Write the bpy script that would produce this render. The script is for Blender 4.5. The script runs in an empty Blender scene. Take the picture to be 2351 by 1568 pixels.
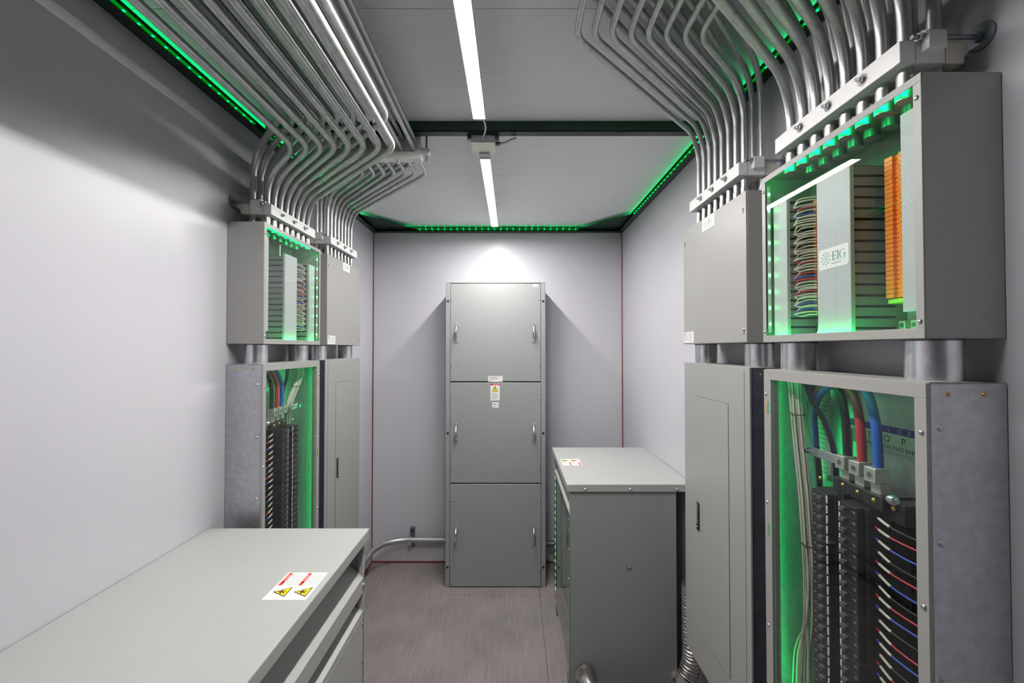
import bpy, bmesh, math, random
from mathutils import Vector, Matrix
random.seed(7)
S = bpy.context.scene
COL = S.collection

# ------------------------------------------------------------------ camera, world, exposure
FPX = 985.0
cam_d = bpy.data.cameras.new('camera'); cam = bpy.data.objects.new('camera', cam_d); COL.objects.link(cam)
cam_d.sensor_width = 36.0; cam_d.lens = 36.0 * FPX / 2351.0; cam_d.clip_start = 0.02; cam_d.clip_end = 50
cam.location = (0, 0, 1.786)
cam.rotation_euler = (math.radians(90) + math.atan(16.0 / FPX), 0, math.atan(1.0 / FPX))
S.camera = cam
w = bpy.data.worlds.new('world'); S.world = w; w.use_nodes = True
w.node_tree.nodes['Background'].inputs[0].default_value = (0.6, 0.65, 0.75, 1)
w.node_tree.nodes['Background'].inputs[1].default_value = 0.0
S.view_settings.view_transform = 'Standard'; S.view_settings.look = 'None'
S.view_settings.exposure = 0.0; S.view_settings.gamma = 1.0; S.view_settings.use_curve_mapping = False
S.cycles.max_bounces = 8; S.cycles.diffuse_bounces = 4; S.cycles.glossy_bounces = 3; S.cycles.transparent_max_bounces = 10
S.cycles.caustics_reflective = False; S.cycles.caustics_refractive = False
WHITE_LED = 176.0      # emission of the white ceiling strips
GREEN_LED = 1.0       # scale of all green led tapes

# ------------------------------------------------------------------ room dimensions (metres)
LW, RW, BW, FW = -1.176, 0.927, 3.612, -3.2      # wall planes
CEIL = 2.815
DEP = 0.155                                      # depth of wall enclosures
WID = 0.518                                      # width of wall enclosures

# ------------------------------------------------------------------ materials
MATS = {}
def nm(name):
    m = bpy.data.materials.new(name); m.use_nodes = True
    nt = m.node_tree; MATS[name] = m
    return m, nt, nt.nodes['Principled BSDF']
def setp(b, col=None, rough=None, metal=None, spec=None, **k):
    if col is not None: b.inputs['Base Color'].default_value = (*col, 1)
    if rough is not None: b.inputs['Roughness'].default_value = rough
    if metal is not None: b.inputs['Metallic'].default_value = metal
    if spec is not None: b.inputs['Specular IOR Level'].default_value = spec
    for n, v in k.items(): b.inputs[n].default_value = v
def coords(nt, scale=(1, 1, 1)):
    t = nt.nodes.new('ShaderNodeTexCoord'); mp = nt.nodes.new('ShaderNodeMapping')
    mp.inputs['Scale'].default_value = scale
    nt.links.new(t.outputs['Object'], mp.inputs['Vector']); return mp.outputs['Vector']
def noise(nt, vec, scale, detail=3, rough=0.5):
    n = nt.nodes.new('ShaderNodeTexNoise'); n.inputs['Scale'].default_value = scale
    n.inputs['Detail'].default_value = detail; n.inputs['Roughness'].default_value = rough
    nt.links.new(vec, n.inputs['Vector']); return n.outputs['Fac']
def ramp(nt, fac, stops):
    r = nt.nodes.new('ShaderNodeValToRGB'); nt.links.new(fac, r.inputs['Fac'])
    e = r.color_ramp.elements
    while len(e) < len(stops): e.new(0.5)
    for i, (p, c) in enumerate(stops): e[i].position = p; e[i].color = (*c, 1)
    return r.outputs['Color']
def bump(nt, b, h, strength=0.2, dist=0.002):
    n = nt.nodes.new('ShaderNodeBump'); n.inputs['Strength'].default_value = strength
    n.inputs['Distance'].default_value = dist
    nt.links.new(h, n.inputs['Height']); nt.links.new(n.outputs['Normal'], b.inputs['Normal'])
def plain(name, col, rough=0.5, metal=0.0, spec=0.5, nscale=0, namp=0.12, bstr=0.0, scale=(1, 1, 1)):
    m, nt, b = nm(name); setp(b, col, rough, metal, spec)
    if nscale:
        v = coords(nt, scale); f = noise(nt, v, nscale)
        lo = tuple(c * (1 - namp) for c in col); hi = tuple(min(1, c * (1 + namp)) for c in col)
        nt.links.new(ramp(nt, f, [(0.3, lo), (0.7, hi)]), b.inputs['Base Color'])
        if bstr: bump(nt, b, f, bstr, 0.001)
    return m
def emit(name, col, strength):
    m = bpy.data.materials.new(name); m.use_nodes = True; nt = m.node_tree; nt.nodes.clear()
    o = nt.nodes.new('ShaderNodeOutputMaterial'); e = nt.nodes.new('ShaderNodeEmission')
    e.inputs[0].default_value = (*col, 1); e.inputs[1].default_value = strength
    nt.links.new(e.outputs[0], o.inputs[0]); MATS[name] = m; return m

# wall paint: smooth coated panels, faint orange peel
m, nt, b = nm('wall_paint'); setp(b, (0.66, 0.65, 0.70), 0.34, 0, 0.5)
v = coords(nt); nt.links.new(ramp(nt, noise(nt, v, 1.3, 2), [(0.3, (0.585, 0.575, 0.622)), (0.7, (0.612, 0.602, 0.645))]), b.inputs['Base Color'])
bump(nt, b, noise(nt, v, 260, 2), 0.06, 0.0006)
# ceiling: rolled white paint over plywood, streaky grain along X
m, nt, b = nm('ceiling_paint'); setp(b, (0.85, 0.84, 0.87), 0.55, 0, 0.4)
v = coords(nt, (5, 160, 1)); f = noise(nt, v, 1.0, 4, 0.65)
nt.links.new(ramp(nt, f, [(0.24, (0.70, 0.69, 0.72)), (0.36, (0.83, 0.82, 0.85)), (0.7, (0.87, 0.86, 0.89))]), b.inputs['Base Color'])
bump(nt, b, f, 0.35, 0.001)
# floor: brushed grey brown sheets with streaks along Y and worn patches
m, nt, b = nm('floor_sheet'); setp(b, (0.3, 0.27, 0.26), 0.62, 0, 0.35)
v1 = coords(nt, (150, 4, 1)); v2 = coords(nt, (1, 1, 1))
f1 = noise(nt, v1, 1.0, 4, 0.6); f2 = noise(nt, v2, 3.1, 4, 0.6); f3 = noise(nt, v2, 55, 2, 0.5)
c1 = ramp(nt, f1, [(0.25, (0.215, 0.186, 0.184)), (0.75, (0.335, 0.30, 0.297))])
c2 = ramp(nt, f2, [(0.35, (0.86, 0.85, 0.85)), (0.65, (1.06, 1.05, 1.05))])
mx = nt.nodes.new('ShaderNodeMix'); mx.data_type = 'RGBA'; mx.blend_type = 'MULTIPLY'; mx.inputs['Factor'].default_value = 1
nt.links.new(c1, mx.inputs['A']); nt.links.new(c2, mx.inputs['B'])
sp = ramp(nt, f3, [(0.80, (0, 0, 0)), (0.83, (1, 1, 1))])
mx2 = nt.nodes.new('ShaderNodeMix'); mx2.data_type = 'RGBA'; nt.links.new(sp, mx2.inputs['Factor'])
nt.links.new(mx.outputs['Result'], mx2.inputs['A']); mx2.inputs['B'].default_value = (0.7, 0.68, 0.66, 1)
nt.links.new(mx2.outputs['Result'], b.inputs['Base Color']); bump(nt, b, f1, 0.3, 0.0015)

plain('enclosure_grey', (0.345, 0.34, 0.322), 0.38, 0, 0.5, 180, 0.03, 0.03)      # warm grey boxes
plain('panel_grey', (0.345, 0.35, 0.335), 0.36, 0, 0.5, 150, 0.03, 0.03)
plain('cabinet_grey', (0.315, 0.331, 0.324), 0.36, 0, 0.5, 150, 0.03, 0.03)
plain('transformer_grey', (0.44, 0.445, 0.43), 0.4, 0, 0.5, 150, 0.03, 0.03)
plain('slot_black', (0.015, 0.016, 0.018), 0.6)
plain('galvanized', (0.53, 0.54, 0.57), 0.42, 0.85, 0.5, 55, 0.10, 0.0)
plain('galvanized_dark', (0.20, 0.21, 0.25), 0.4, 0.8, 0.5, 20, 0.12, 0.0)
plain('nipple_steel', (0.74, 0.76, 0.78), 0.27, 0.95, 0.5, 40, 0.18, 0.02, (1, 1, 0.35))
m, nt, b = nm('conduit_steel'); setp(b, (0.62, 0.63, 0.63), 0.34, 0.95)
v = coords(nt); f = noise(nt, v, 38, 5, 0.7); g = noise(nt, v, 9, 3)
cc = ramp(nt, f, [(0.26, (0.28, 0.28, 0.275)), (0.40, (0.50, 0.51, 0.505)), (0.7, (0.60, 0.61, 0.605))])
nt.links.new(cc, b.inputs['Base Color']); nt.links.new(ramp(nt, g, [(0.3, (0.38,) * 3), (0.7, (0.50,) * 3)]), b.inputs['Roughness'])
plain('bright_zinc', (0.72, 0.73, 0.74), 0.22, 1.0)
plain('dark_zinc', (0.28, 0.30, 0.33), 0.3, 0.9)
plain('flex_steel', (0.66, 0.64, 0.62), 0.3, 1.0)
plain('brass', (0.72, 0.45, 0.12), 0.25, 1.0)
plain('aluminium_lug', (0.62, 0.62, 0.55), 0.4, 0.7, 0.5)
plain('white_plastic', (0.84, 0.835, 0.83), 0.38, 0, 0.5, 30, 0.02)
plain('yellowed_plastic', (0.74, 0.70, 0.60), 0.45)
plain('beam_green', (0.008, 0.030, 0.018), 0.38, 0, 0.5, 18, 0.25)
plain('sealant_red', (0.20, 0.018, 0.008), 0.5)
plain('duct_grey', (0.47, 0.48, 0.49), 0.42)
plain('duct_dark', (0.20, 0.205, 0.21), 0.45)
plain('breaker_black', (0.016, 0.016, 0.017), 0.42, 0, 0.5, 120, 0.2)
plain('toggle_and_highlight', (0.10, 0.10, 0.105), 0.4)  # grey of the toggles, also used for painted edge highlights
plain('tab_white', (0.72, 0.70, 0.68), 0.45)
plain('terminal_orange', (0.95, 0.26, 0.02), 0.42)
plain('terminal_grey', (0.42, 0.43, 0.43), 0.45)
plain('terminal_green', (0.35, 0.62, 0.05), 0.45)
plain('wire_white', (0.62, 0.59, 0.49), 0.42)
plain('wire_green', (0.06, 0.38, 0.10), 0.42)
plain('wire_red', (0.52, 0.03, 0.045), 0.4)
plain('wire_blue', (0.03, 0.09, 0.48), 0.4)
plain('wire_black', (0.014, 0.014, 0.016), 0.38)
plain('cable_red', (0.50, 0.03, 0.04), 0.38)
plain('cable_blue', (0.015, 0.12, 0.55), 0.38)
plain('label_white', (0.80, 0.80, 0.79), 0.4)
plain('label_red', (0.80, 0.045, 0.02), 0.45)
plain('label_yellow', (0.88, 0.66, 0.0), 0.45)
plain('label_black', (0.02, 0.02, 0.02), 0.5)
plain('print_grey', (0.38, 0.38, 0.38), 0.5)
plain('print_green', (0.05, 0.28, 0.15), 0.5)
plain('sign_purple', (0.07, 0.035, 0.35), 0.45)
plain('tape_white', (0.55, 0.57, 0.55), 0.5)
plain('fixture_white', (0.75, 0.75, 0.75), 0.4)
emit('white_led', (1.0, 0.975, 0.955), WHITE_LED)
emit('green_dot', (0.02, 1.0, 0.10), 5.0 * GREEN_LED)          # leds in plain view
emit('green_dot_room', (0.0, 1.0, 0.10), 14.0 * GREEN_LED)
emit('green_dot_up', (0.0, 1.0, 0.22), 60.0 * GREEN_LED)
emit('green_glow', (0.0, 1.0, 0.20), 34.0 * GREEN_LED)         # tape behind a lip
emit('green_glow_frame', (0.0, 1.0, 0.03), 0.24 * GREEN_LED)  # dim glow given to the tape itself, in place of green-lit steel
emit('green_glow_panel', (0.0, 1.0, 0.22), 48.0 * GREEN_LED)
emit('green_glow_ceiling', (0.0, 1.0, 0.25), 9.0 * GREEN_LED)
emit('green_dot_box', (0.05, 1.0, 0.16), 30.0 * GREEN_LED)
plain('connector_zinc', (0.36, 0.36, 0.355), 0.42, 0.9)
for n_ in ('green_dot', 'green_dot_room', 'green_glow_frame'): MATS[n_].cycles.emission_sampling = 'NONE'   # dim visible leds and the tape's painted glow
# clear acrylic: mostly transmitted straight through, glossy by fresnel
m = bpy.data.materials.new('clear_acrylic'); m.use_nodes = True; nt = m.node_tree; nt.nodes.clear(); MATS['clear_acrylic'] = m
o = nt.nodes.new('ShaderNodeOutputMaterial'); mixs = nt.nodes.new('ShaderNodeMixShader')
tr = nt.nodes.new('ShaderNodeBsdfTransparent'); tr.inputs[0].default_value = (0.95, 0.97, 0.96, 1)
gl = nt.nodes.new('ShaderNodeBsdfGlossy'); gl.inputs['Roughness'].default_value = 0.012; gl.inputs['Color'].default_value = (1, 1, 1, 1)
fr = nt.nodes.new('ShaderNodeFresnel'); fr.inputs['IOR'].default_value = 1.49
geo = nt.nodes.new('ShaderNodeNewGeometry'); inv = nt.nodes.new('ShaderNodeMath'); inv.operation = 'SUBTRACT'; inv.inputs[0].default_value = 1.0
mul = nt.nodes.new('ShaderNodeMath'); mul.operation = 'MULTIPLY'
nt.links.new(geo.outputs['Backfacing'], inv.inputs[1]); nt.links.new(inv.outputs[0], mul.inputs[0]); nt.links.new(fr.outputs[0], mul.inputs[1])
nt.links.new(mul.outputs[0], mixs.inputs[0]); nt.links.new(tr.outputs[0], mixs.inputs[1]); nt.links.new(gl.outputs[0], mixs.inputs[2])
nt.links.new(mixs.outputs[0], o.inputs[0])
plain('acrylic_edge', (0.05, 0.40, 0.20), 0.2)

# ------------------------------------------------------------------ building helpers
ORG = {}                      # world origin of every object made here
class MB:
    def __init__(s, T=None): s.v = []; s.f = []; s.T = T
    def add(s, vs, fs):
        o = len(s.v); T = s.T
        s.v += [T(*p) if T else Vector(p) for p in vs]; s.f += [tuple(i + o for i in f) for f in fs]; return s
    def box(s, x0, x1, y0, y1, z0, z1):
        return s.add([(x, y, z) for z in (z0, z1) for y in (y0, y1) for x in (x0, x1)],
                     [(0, 2, 3, 1), (4, 5, 7, 6), (0, 1, 5, 4), (2, 6, 7, 3), (0, 4, 6, 2), (1, 3, 7, 5)])
    def hexa(s, p):           # 8 points: bottom 4 loop, top 4 loop
        return s.add(p, [(0, 3, 2, 1), (4, 5, 6, 7), (0, 1, 5, 4), (1, 2, 6, 5), (2, 3, 7, 6), (3, 0, 4, 7)])
    def prism(s, poly, a, b, axis):   # poly 2d in the remaining two axes (in order), extruded a..b along axis
        def P(q, t):
            q = list(q); q.insert('xyz'.index(axis), t); return tuple(q)
        n = len(poly)
        return s.add([P(q, a) for q in poly] + [P(q, b) for q in poly],
                     [tuple(range(n))[::-1], tuple(range(n, 2 * n))] + [(i, (i + 1) % n, (i + 1) % n + n, i + n) for i in range(n)])
    def cyl(s, p0, p1, r, n=12, r2=None):
        p0 = Vector(p0); p1 = Vector(p1); d = (p1 - p0).normalized(); r2 = r if r2 is None else r2
        a = d.orthogonal().normalized(); c = d.cross(a)
        ring = lambda p, q: [tuple(p + (a * math.cos(2 * math.pi * i / n) + c * math.sin(2 * math.pi * i / n)) * q) for i in range(n)]
        return s.add(ring(p0, r) + ring(p1, r2), [tuple(range(n))[::-1], tuple(range(n, 2 * n))] + [(i, (i + 1) % n, (i + 1) % n + n, i + n) for i in range(n)])
    def dome(s, p, d, r, h, n=10, k=3):
        p = Vector(p); d = Vector(d).normalized(); a = d.orthogonal().normalized(); c = d.cross(a); vs = []; fs = []
        for j in range(k):
            t = j / k * math.pi / 2
            vs += [tuple(p + d * h * math.sin(t) + (a * math.cos(2 * math.pi * i / n) + c * math.sin(2 * math.pi * i / n)) * r * math.cos(t)) for i in range(n)]
        vs.append(tuple(p + d * h))
        for j in range(k - 1):
            for i in range(n): fs.append((j * n + i, j * n + (i + 1) % n, (j + 1) * n + (i + 1) % n, (j + 1) * n + i))
        for i in range(n): fs.append(((k - 1) * n + i, (k - 1) * n + (i + 1) % n, k * n))
        fs.append(tuple(range(n))[::-1]); return s.add(vs, fs)
    def tube(s, path, r, n=8, rads=None):
        P = [Vector(p) for p in path]; vs = []; fs = []; m_ = len(P)
        d0 = (P[1] - P[0]).normalized(); a = d0.orthogonal().normalized()
        for i, p in enumerate(P):
            d = ((P[min(i + 1, m_ - 1)] - P[max(i - 1, 0)])).normalized()
            a = (a - d * a.dot(d)).normalized(); c = d.cross(a); q = rads[i] if rads else r
            vs += [tuple(p + (a * math.cos(2 * math.pi * k / n) + c * math.sin(2 * math.pi * k / n)) * q) for k in range(n)]
        for i in range(m_ - 1):
            for k in range(n): fs.append((i * n + k, i * n + (k + 1) % n, (i + 1) * n + (k + 1) % n, (i + 1) * n + k))
        fs += [tuple(range(n))[::-1], tuple(range((m_ - 1) * n, m_ * n))]
        return s.add(vs, fs)
    def mesh(s, name, mat, smooth=None, off=(0, 0, 0)):
        off = Vector(off); me = bpy.data.meshes.new(name)
        me.from_pydata([tuple(Vector(p) - off) for p in s.v], [], s.f)
        bm = bmesh.new(); bm.from_mesh(me); bmesh.ops.recalc_face_normals(bm, faces=bm.faces); bm.to_mesh(me); bm.free()
        if mat: me.materials.append(MATS[mat])
        if smooth is not None:
            for p in me.polygons: p.use_smooth = True
            me.set_sharp_from_angle(angle=math.radians(smooth))
        return me
    def build(s, name, mat, parent=None, smooth=None, bev=0.0, off=None):
        o0 = Vector(ORG[parent]) if parent is not None else Vector(off or (0, 0, 0))
        ob = bpy.data.objects.new(name, s.mesh(name, mat, smooth, o0)); COL.objects.link(ob)
        if parent is not None: ob.parent = parent
        else: ob.location = o0
        ORG[ob] = o0
        if bev:
            bv = ob.modifiers.new('bevel', 'BEVEL'); bv.width = bev; bv.segments = 2; bv.limit_method = 'ANGLE'; bv.angle_limit = math.radians(40)
            if smooth is None:
                for p in ob.data.polygons: p.use_smooth = True
                ob.data.set_sharp_from_angle(angle=math.radians(30))
        return ob
def inst(name, me, parent, at, rot=None):
    ob = bpy.data.objects.new(name, me); COL.objects.link(ob); ob.parent = parent
    ob.location = Vector(at) - Vector(ORG[parent]); ORG[ob] = Vector(at)
    if rot: ob.rotation_euler = rot
    return ob
def tag(o, label, cat, group=None, kind=None):
    if label: o['label'] = label
    if cat: o['category'] = cat
    if group: o['group'] = group
    if kind: o['kind'] = kind
    return o
def thing(name, label, cat, at, group=None):
    o = bpy.data.objects.new(name, None); COL.objects.link(o); o.location = at; o.empty_display_size = 0.05
    ORG[o] = Vector(at); return tag(o, label, cat, group)
def struct(o): o['kind'] = 'structure'; return o
def fillet(pts, rads, seg=7):
    P = [Vector(p) for p in pts]; out = [P[0]]
    for i in range(1, len(P) - 1):
        a = (P[i - 1] - P[i]); c = (P[i + 1] - P[i]); la, lc = a.length, c.length; a.normalize(); c.normalize()
        th = math.acos(max(-1, min(1, a.dot(c)))); r = rads[i - 1]
        t = min(r / math.tan(th / 2), 0.49 * la if i > 1 else 0.95 * la, 0.49 * lc if i < len(P) - 2 else 0.95 * lc)
        r = t * math.tan(th / 2)
        bis = (a + c).normalized(); cen = P[i] + bis * (r / math.sin(th / 2))
        s0 = P[i] + a * t - cen; s1 = P[i] + c * t - cen; ang = s0.angle(s1)
        for k in range(seg + 1):
            f = k / seg
            out.append(cen + (s0 * math.sin((1 - f) * ang) + s1 * math.sin(f * ang)) / max(1e-6, math.sin(ang)))
    out.append(P[-1]); return out
def spline(pts, seg=6):          # catmull-rom through points
    P = [Vector(p) for p in pts]; Q = [P[0] * 2 - P[1]] + P + [P[-1] * 2 - P[-2]]; out = []
    for i in range(1, len(Q) - 2):
        for k in range(seg):
            t = k / seg; a, b_, c, d = Q[i - 1], Q[i], Q[i + 1], Q[i + 2]
            out.append(0.5 * ((2 * b_) + (c - a) * t + (2 * a - 5 * b_ + 4 * c - d) * t * t + (3 * b_ - a - 3 * c + d) * t ** 3))
    out.append(P[-1]); return out
ORD = ['nearest', 'second nearest', 'third nearest', 'fourth nearest', 'fourth farthest', 'third farthest', 'second farthest', 'farthest']

# flat print: shapes laid out in label units (x right, y up) on a plane given by origin, right and up
class Decal:
    def __init__(s, org, right, up, parent):
        s.o = Vector(org); s.r = Vector(right).normalized(); s.u = Vector(up).normalized(); s.n = s.r.cross(s.u); s.p = parent; s.parts = {}
        s.plate = None; s.g = 0
    def pt(s, x, y, h): return tuple(s.o + s.r * x + s.u * y + s.n * h)
    def base(s, w, h, mat='label_white', name='label_plate', rad=0.004, label=None):
        pts = []
        for cx, cy, a0 in ((w - rad, h - rad, 0), (rad, h - rad, 90), (rad, rad, 180), (w - rad, rad, 270)):
            for k in range(4):
                a = math.radians(a0 + 30 * k); pts.append((cx + rad * math.cos(a), cy + rad * math.sin(a)))
        b_ = MB(); n = len(pts)
        b_.add([s.pt(x, y, 0.0001) for x, y in pts] + [s.pt(x, y, 0.0007) for x, y in pts],
               [tuple(range(n))[::-1], tuple(range(n, 2 * n))] + [(i, (i + 1) % n, (i + 1) % n + n, i + n) for i in range(n)])
        s.plate = b_.build(name, mat, s.p)
        if label: s.plate['label'] = label
        return s
    def poly(s, key, mat, pts, lift=0.001):
        b_ = s.parts.setdefault((key, mat, s.g), MB()); n = len(pts)
        b_.add([s.pt(x, y, 0.0007) for x, y in pts] + [s.pt(x, y, lift) for x, y in pts],
               [tuple(range(n))[::-1], tuple(range(n, 2 * n))] + [(i, (i + 1) % n, (i + 1) % n + n, i + n) for i in range(n)]); return s
    def rect(s, key, mat, x0, x1, y0, y1, lift=0.001): return s.poly(key, mat, [(x0, y0), (x1, y0), (x1, y1), (x0, y1)], lift)
    def text(s, key, mat, txt, x, y, size, sx=1.0, lift=0.0013, spacing=1.0):
        c = bpy.data.curves.new('t', 'FONT'); c.body = txt; c.size = size; c.space_character = spacing; c.fill_mode = 'FRONT'
        ob = bpy.data.objects.new('t', c); COL.objects.link(ob); bpy.context.view_layer.update()
        me = bpy.data.meshes.new_from_object(ob.evaluated_get(bpy.context.evaluated_depsgraph_get()))
        b_ = s.parts.setdefault((key, mat, s.g), MB())
        b_.add([s.pt(x + q.co.x * sx, y + q.co.y, lift) for q in me.vertices], [tuple(p.vertices) for p in me.polygons])
        bpy.data.objects.remove(ob); bpy.data.curves.remove(c); bpy.data.meshes.remove(me); return s
    def lines(s, x0, x1, y1, y0, n, th, mat='print_grey', seed=1):
        rn = random.Random(seed)
        for i in range(n):
            y = y1 + (y0 - y1) * (i / max(1, n - 1)); x = x0
            end = x0 + (x1 - x0) * rn.uniform(0.55, 1)
            while x < end:
                e = min(end, x + rn.uniform(0.08, 0.22) * (x1 - x0)); s.rect('fine_print', mat, x, e, y - th / 2, y + th / 2, 0.0009); x = e + 0.02 * (x1 - x0)
        return s
    def tri(s, x, y, w, h, sym='bolt'):
        s.poly('warning_triangle', 'label_black', [(x, y), (x + w, y), (x + w / 2, y + h)], 0.0009)
        k = 0.10; s.poly('warning_triangle_face', 'label_yellow', [(x + w * k * .95, y + h * k * .6), (x + w - w * k * .95, y + h * k * .6), (x + w / 2, y + h * (1 - k * 1.3))], 0.0011)
        cx, cy = x + w / 2, y + h * 0.12
        if sym == 'bolt': z = [(-.05, .62), (.05, .62), (0.0, .42), (.10, .42), (-.02, .16), (.04, .16), (-.03, .02), (-.10, .18), (-.06, .18), (.02, .36), (-.10, .36)]
        else: z = [(-.22, .30), (-.03, .44), (-.02, .55), (.04, .55), (.05, .42), (.22, .34), (.20, .28), (.06, .33), (.12, .06), (.05, .06), (0, .24), (-.10, .06), (-.16, .08), (-.05, .34), (-.20, .25)]
        s.poly('warning_symbol', 'label_black', [(cx + a * w, cy + c * h) for a, c in z], 0.0013); return s
    def done(s):
        for (key, mat, g_), b_ in s.parts.items():
            q = b_.build(key, mat, s.plate)
            if key == 'fine_print': q['kind'] = 'stuff'
        return s.plate
def eig(dec, w, h, sc_text=True):
    g = 'print_green'; cx, cy, R = w * 0.25, h * 0.52, h * 0.34
    for k in range(10):
        a = math.radians(36 * k + 90)
        for r0, r1, q in ((0.62, 1.0, 0.085), (0.28, 0.55, 0.05)):
            aa = a + (0 if q > .06 else math.radians(18)); d = (math.cos(aa), math.sin(aa)); nn = (-d[1], d[0]); mid = (r0 + r1) / 2
            dec.poly('sunburst_mark', g, [(cx + d[0] * R * t + nn[0] * R * o_, cy + d[1] * R * t + nn[1] * R * o_) for t, o_ in ((r0, 0), (mid, -q), (r1, 0), (mid, q))])
    dec.poly('sunburst_mark', g, [(cx + R * .12 * math.cos(t), cy + R * .12 * math.sin(t)) for t in (0, 1.05, 2.09, 3.14, 4.19, 5.24)])
    x, y0, H = w * 0.47, h * 0.36, h * 0.42; t = H * 0.13; th = H * 0.055
    # serif E
    for q in ((0, .30 * H / H * H, 0, 0),): pass
    dec.rect('lettering', g, x + .06 * H, x + .06 * H + t, y0, y0 + H)
    for yy in (0, H - th): dec.rect('lettering', g, x, x + .58 * H, y0 + yy, y0 + yy + th)
    dec.rect('lettering', g, x + .06 * H, x + .44 * H, y0 + H * .48, y0 + H * .48 + th)
    for xx, a0, a1 in ((.54, 0, .2), (.54, .82, 1), (.42, .40, .62)): dec.rect('lettering', g, x + xx * H, x + (xx + .05) * H, y0 + a0 * H, y0 + a1 * H)
    xi = x + .70 * H
    dec.rect('lettering', g, xi + .07 * H, xi + .07 * H + t, y0, y0 + H)
    for yy in (0, H - th): dec.rect('lettering', g, xi, xi + .28 * H, y0 + yy, y0 + yy + th)
    xg = xi + .36 * H; rx, ry = .42 * H, .52 * H; gx, gy = xg + rx, y0 + H / 2
    pts_o = []; pts_i = []
    for k in range(15):
        a = math.radians(48 + k * (268) / 14); pts_o.append((gx + rx * math.cos(a), gy + ry * math.sin(a)))
        qq = 0.30 * max(0.22, abs(math.cos(a))) if math.cos(a) < 0 else 0.10
        pts_i.append((gx + rx * (1 - qq) * math.cos(a), gy + ry * (1 - qq * .6) * math.sin(a)))
    for k in range(14): dec.poly('lettering', g, [pts_o[k], pts_o[k + 1], pts_i[k + 1], pts_i[k]])
    dec.rect('lettering', g, gx + rx * .60, gx + rx * .60 + t * .8, gy - ry * .85, gy)
    dec.rect('lettering', g, gx + rx * .35, gx + rx * 1.1, gy - th / 2, gy + th / 2)
    dec.rect('lettering', g, gx + rx * .62, gx + rx * .70, gy + ry * .55, gy + ry * .85)
    dec.lines(w * .44, w * 1.0 - w * .08, h * .22, h * .22, 1, h * .05, 'print_grey', 3)

# ================================================================== the room
CP = struct(MB().box(LW - .05, RW + .05, FW - .05, BW + .05, CEIL + .012, CEIL + .05).build('ceiling', 'ceiling_paint'))
ys = [FW, -2.41, -1.19, 0.036, 1.283, 2.530, BW]
for a, c in zip(ys[:-1], ys[1:]):
    MB().box(LW, RW, a + .0012, c - .0012, CEIL, CEIL + .011).build('ceiling_panel', 'ceiling_paint', CP)
FL = struct(MB().box(LW - .05, RW + .05, FW - .05, BW + .05, -.06, -.012).build('floor', 'slot_black'))
for xa, xc in ((LW, -1.02), (-1.02, .195), (.195, RW)):
    for ya, yc in ((FW, -1.74), (-1.74, .70), (.70, 3.136), (3.136, BW)):
        MB().box(xa + .001, xc - .001, ya + .001, yc - .001, -.012, 0).build('floor_panel', 'floor_sheet', FL)
struct(MB().box(LW - .05, LW, FW, BW + .05, -.012, CEIL + .02).build('wall_left', 'wall_paint'))
struct(MB().box(RW, RW + .05, FW, BW + .05, -.012, CEIL + .02).build('wall_right', 'wall_paint'))
struct(MB().box(LW, RW, BW, BW + .05, -.012, CEIL + .02).build('wall_back', 'wall_paint'))
struct(MB().box(LW - .05, RW + .05, FW - .05, FW, -.012, CEIL + .02).build('wall_front', 'wall_paint'))
# red sealant beads in the corners
def bead(n, pts, r=.0042): return struct(MB().tube(pts, r, 6).build(n, 'sealant_red', smooth=60))
bead('trim_1', [(LW + .002, BW - .002, .01), (LW + .004, BW - .003, 1.2), (LW + .002, BW - .002, 2.76)])
bead('trim_2', [(RW - .002, BW - .002, .01), (RW - .003, BW - .002, 1.3), (RW - .002, BW - .002, 2.76)])
bead('trim_3', [(LW, BW - .003, .006), (RW, BW - .003, .006)], .0065)
bead('trim_4', [(LW + .003, FW, .005), (LW + .003, BW, .005)], .007)
bead('trim_5', [(RW - .003, FW, .005), (RW - .003, BW, .005)], .007)

# dark green ceiling frame: channels along three walls with corner gussets, and a cross beam
ZF, ZL = 2.762, 2.789
def channel(n, x0, x1, y0, y1, side):
    b_ = MB()
    if side == 'L':
        b_.box(x0, x0 + .004, y0, y1, ZF, CEIL).box(x0, x0 + .040, y0, y1, ZF, ZF + .004).box(x0, x0 + .044, y0, y1, ZL, ZL + .003)
    elif side == 'R':
        b_.box(x1 - .004, x1, y0, y1, ZF, CEIL).box(x1 - .040, x1, y0, y1, ZF, ZF + .004).box(x1 - .044, x1, y0, y1, ZL, ZL + .003)
    else:
        b_.box(x0, x1, y1 - .004, y1, ZF, CEIL).box(x0, x1, y1 - .046, y1, ZF, ZF + .004).box(x0, x1, y1 - .044, y1, ZL, ZL + .003)
    return struct(b_.build(n, 'beam_green', bev=.0008))
channel('trim_6', LW, 0, FW, BW - .057, 'L'); channel('trim_7', 0, RW, FW, BW - .057, 'R')
bk = channel('trim_8', LW + .001, RW - .001, 0, BW, 'B')
for sx, wx in ((1, LW), (-1, RW)):
    MB().prism([(wx + sx * .006, BW - .006), (wx + sx * .36, BW - .040), (wx + sx * .36, BW - .046), (wx + sx * .050, BW - .42), (wx + sx * .040, BW - .42)], ZL - .0045, ZL - .0005, 'z').build('gusset_plate', 'beam_green', bk, bev=.0006)
    for k in (.085, .120): MB().cyl((wx + sx * k, BW - .060, ZL - .004), (wx + sx * k, BW - .060, ZL - .010), .008, 8).build('bolt', 'dark_zinc', bk, smooth=40)
xb = MB().box(LW + .057, RW - .057, 1.924, 1.928, 2.767, CEIL).box(LW + .057, RW - .057, 1.924, 1.968, 2.767, 2.771).box(LW + .057, RW - .057, 1.964, 1.968, 2.771, CEIL)
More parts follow.
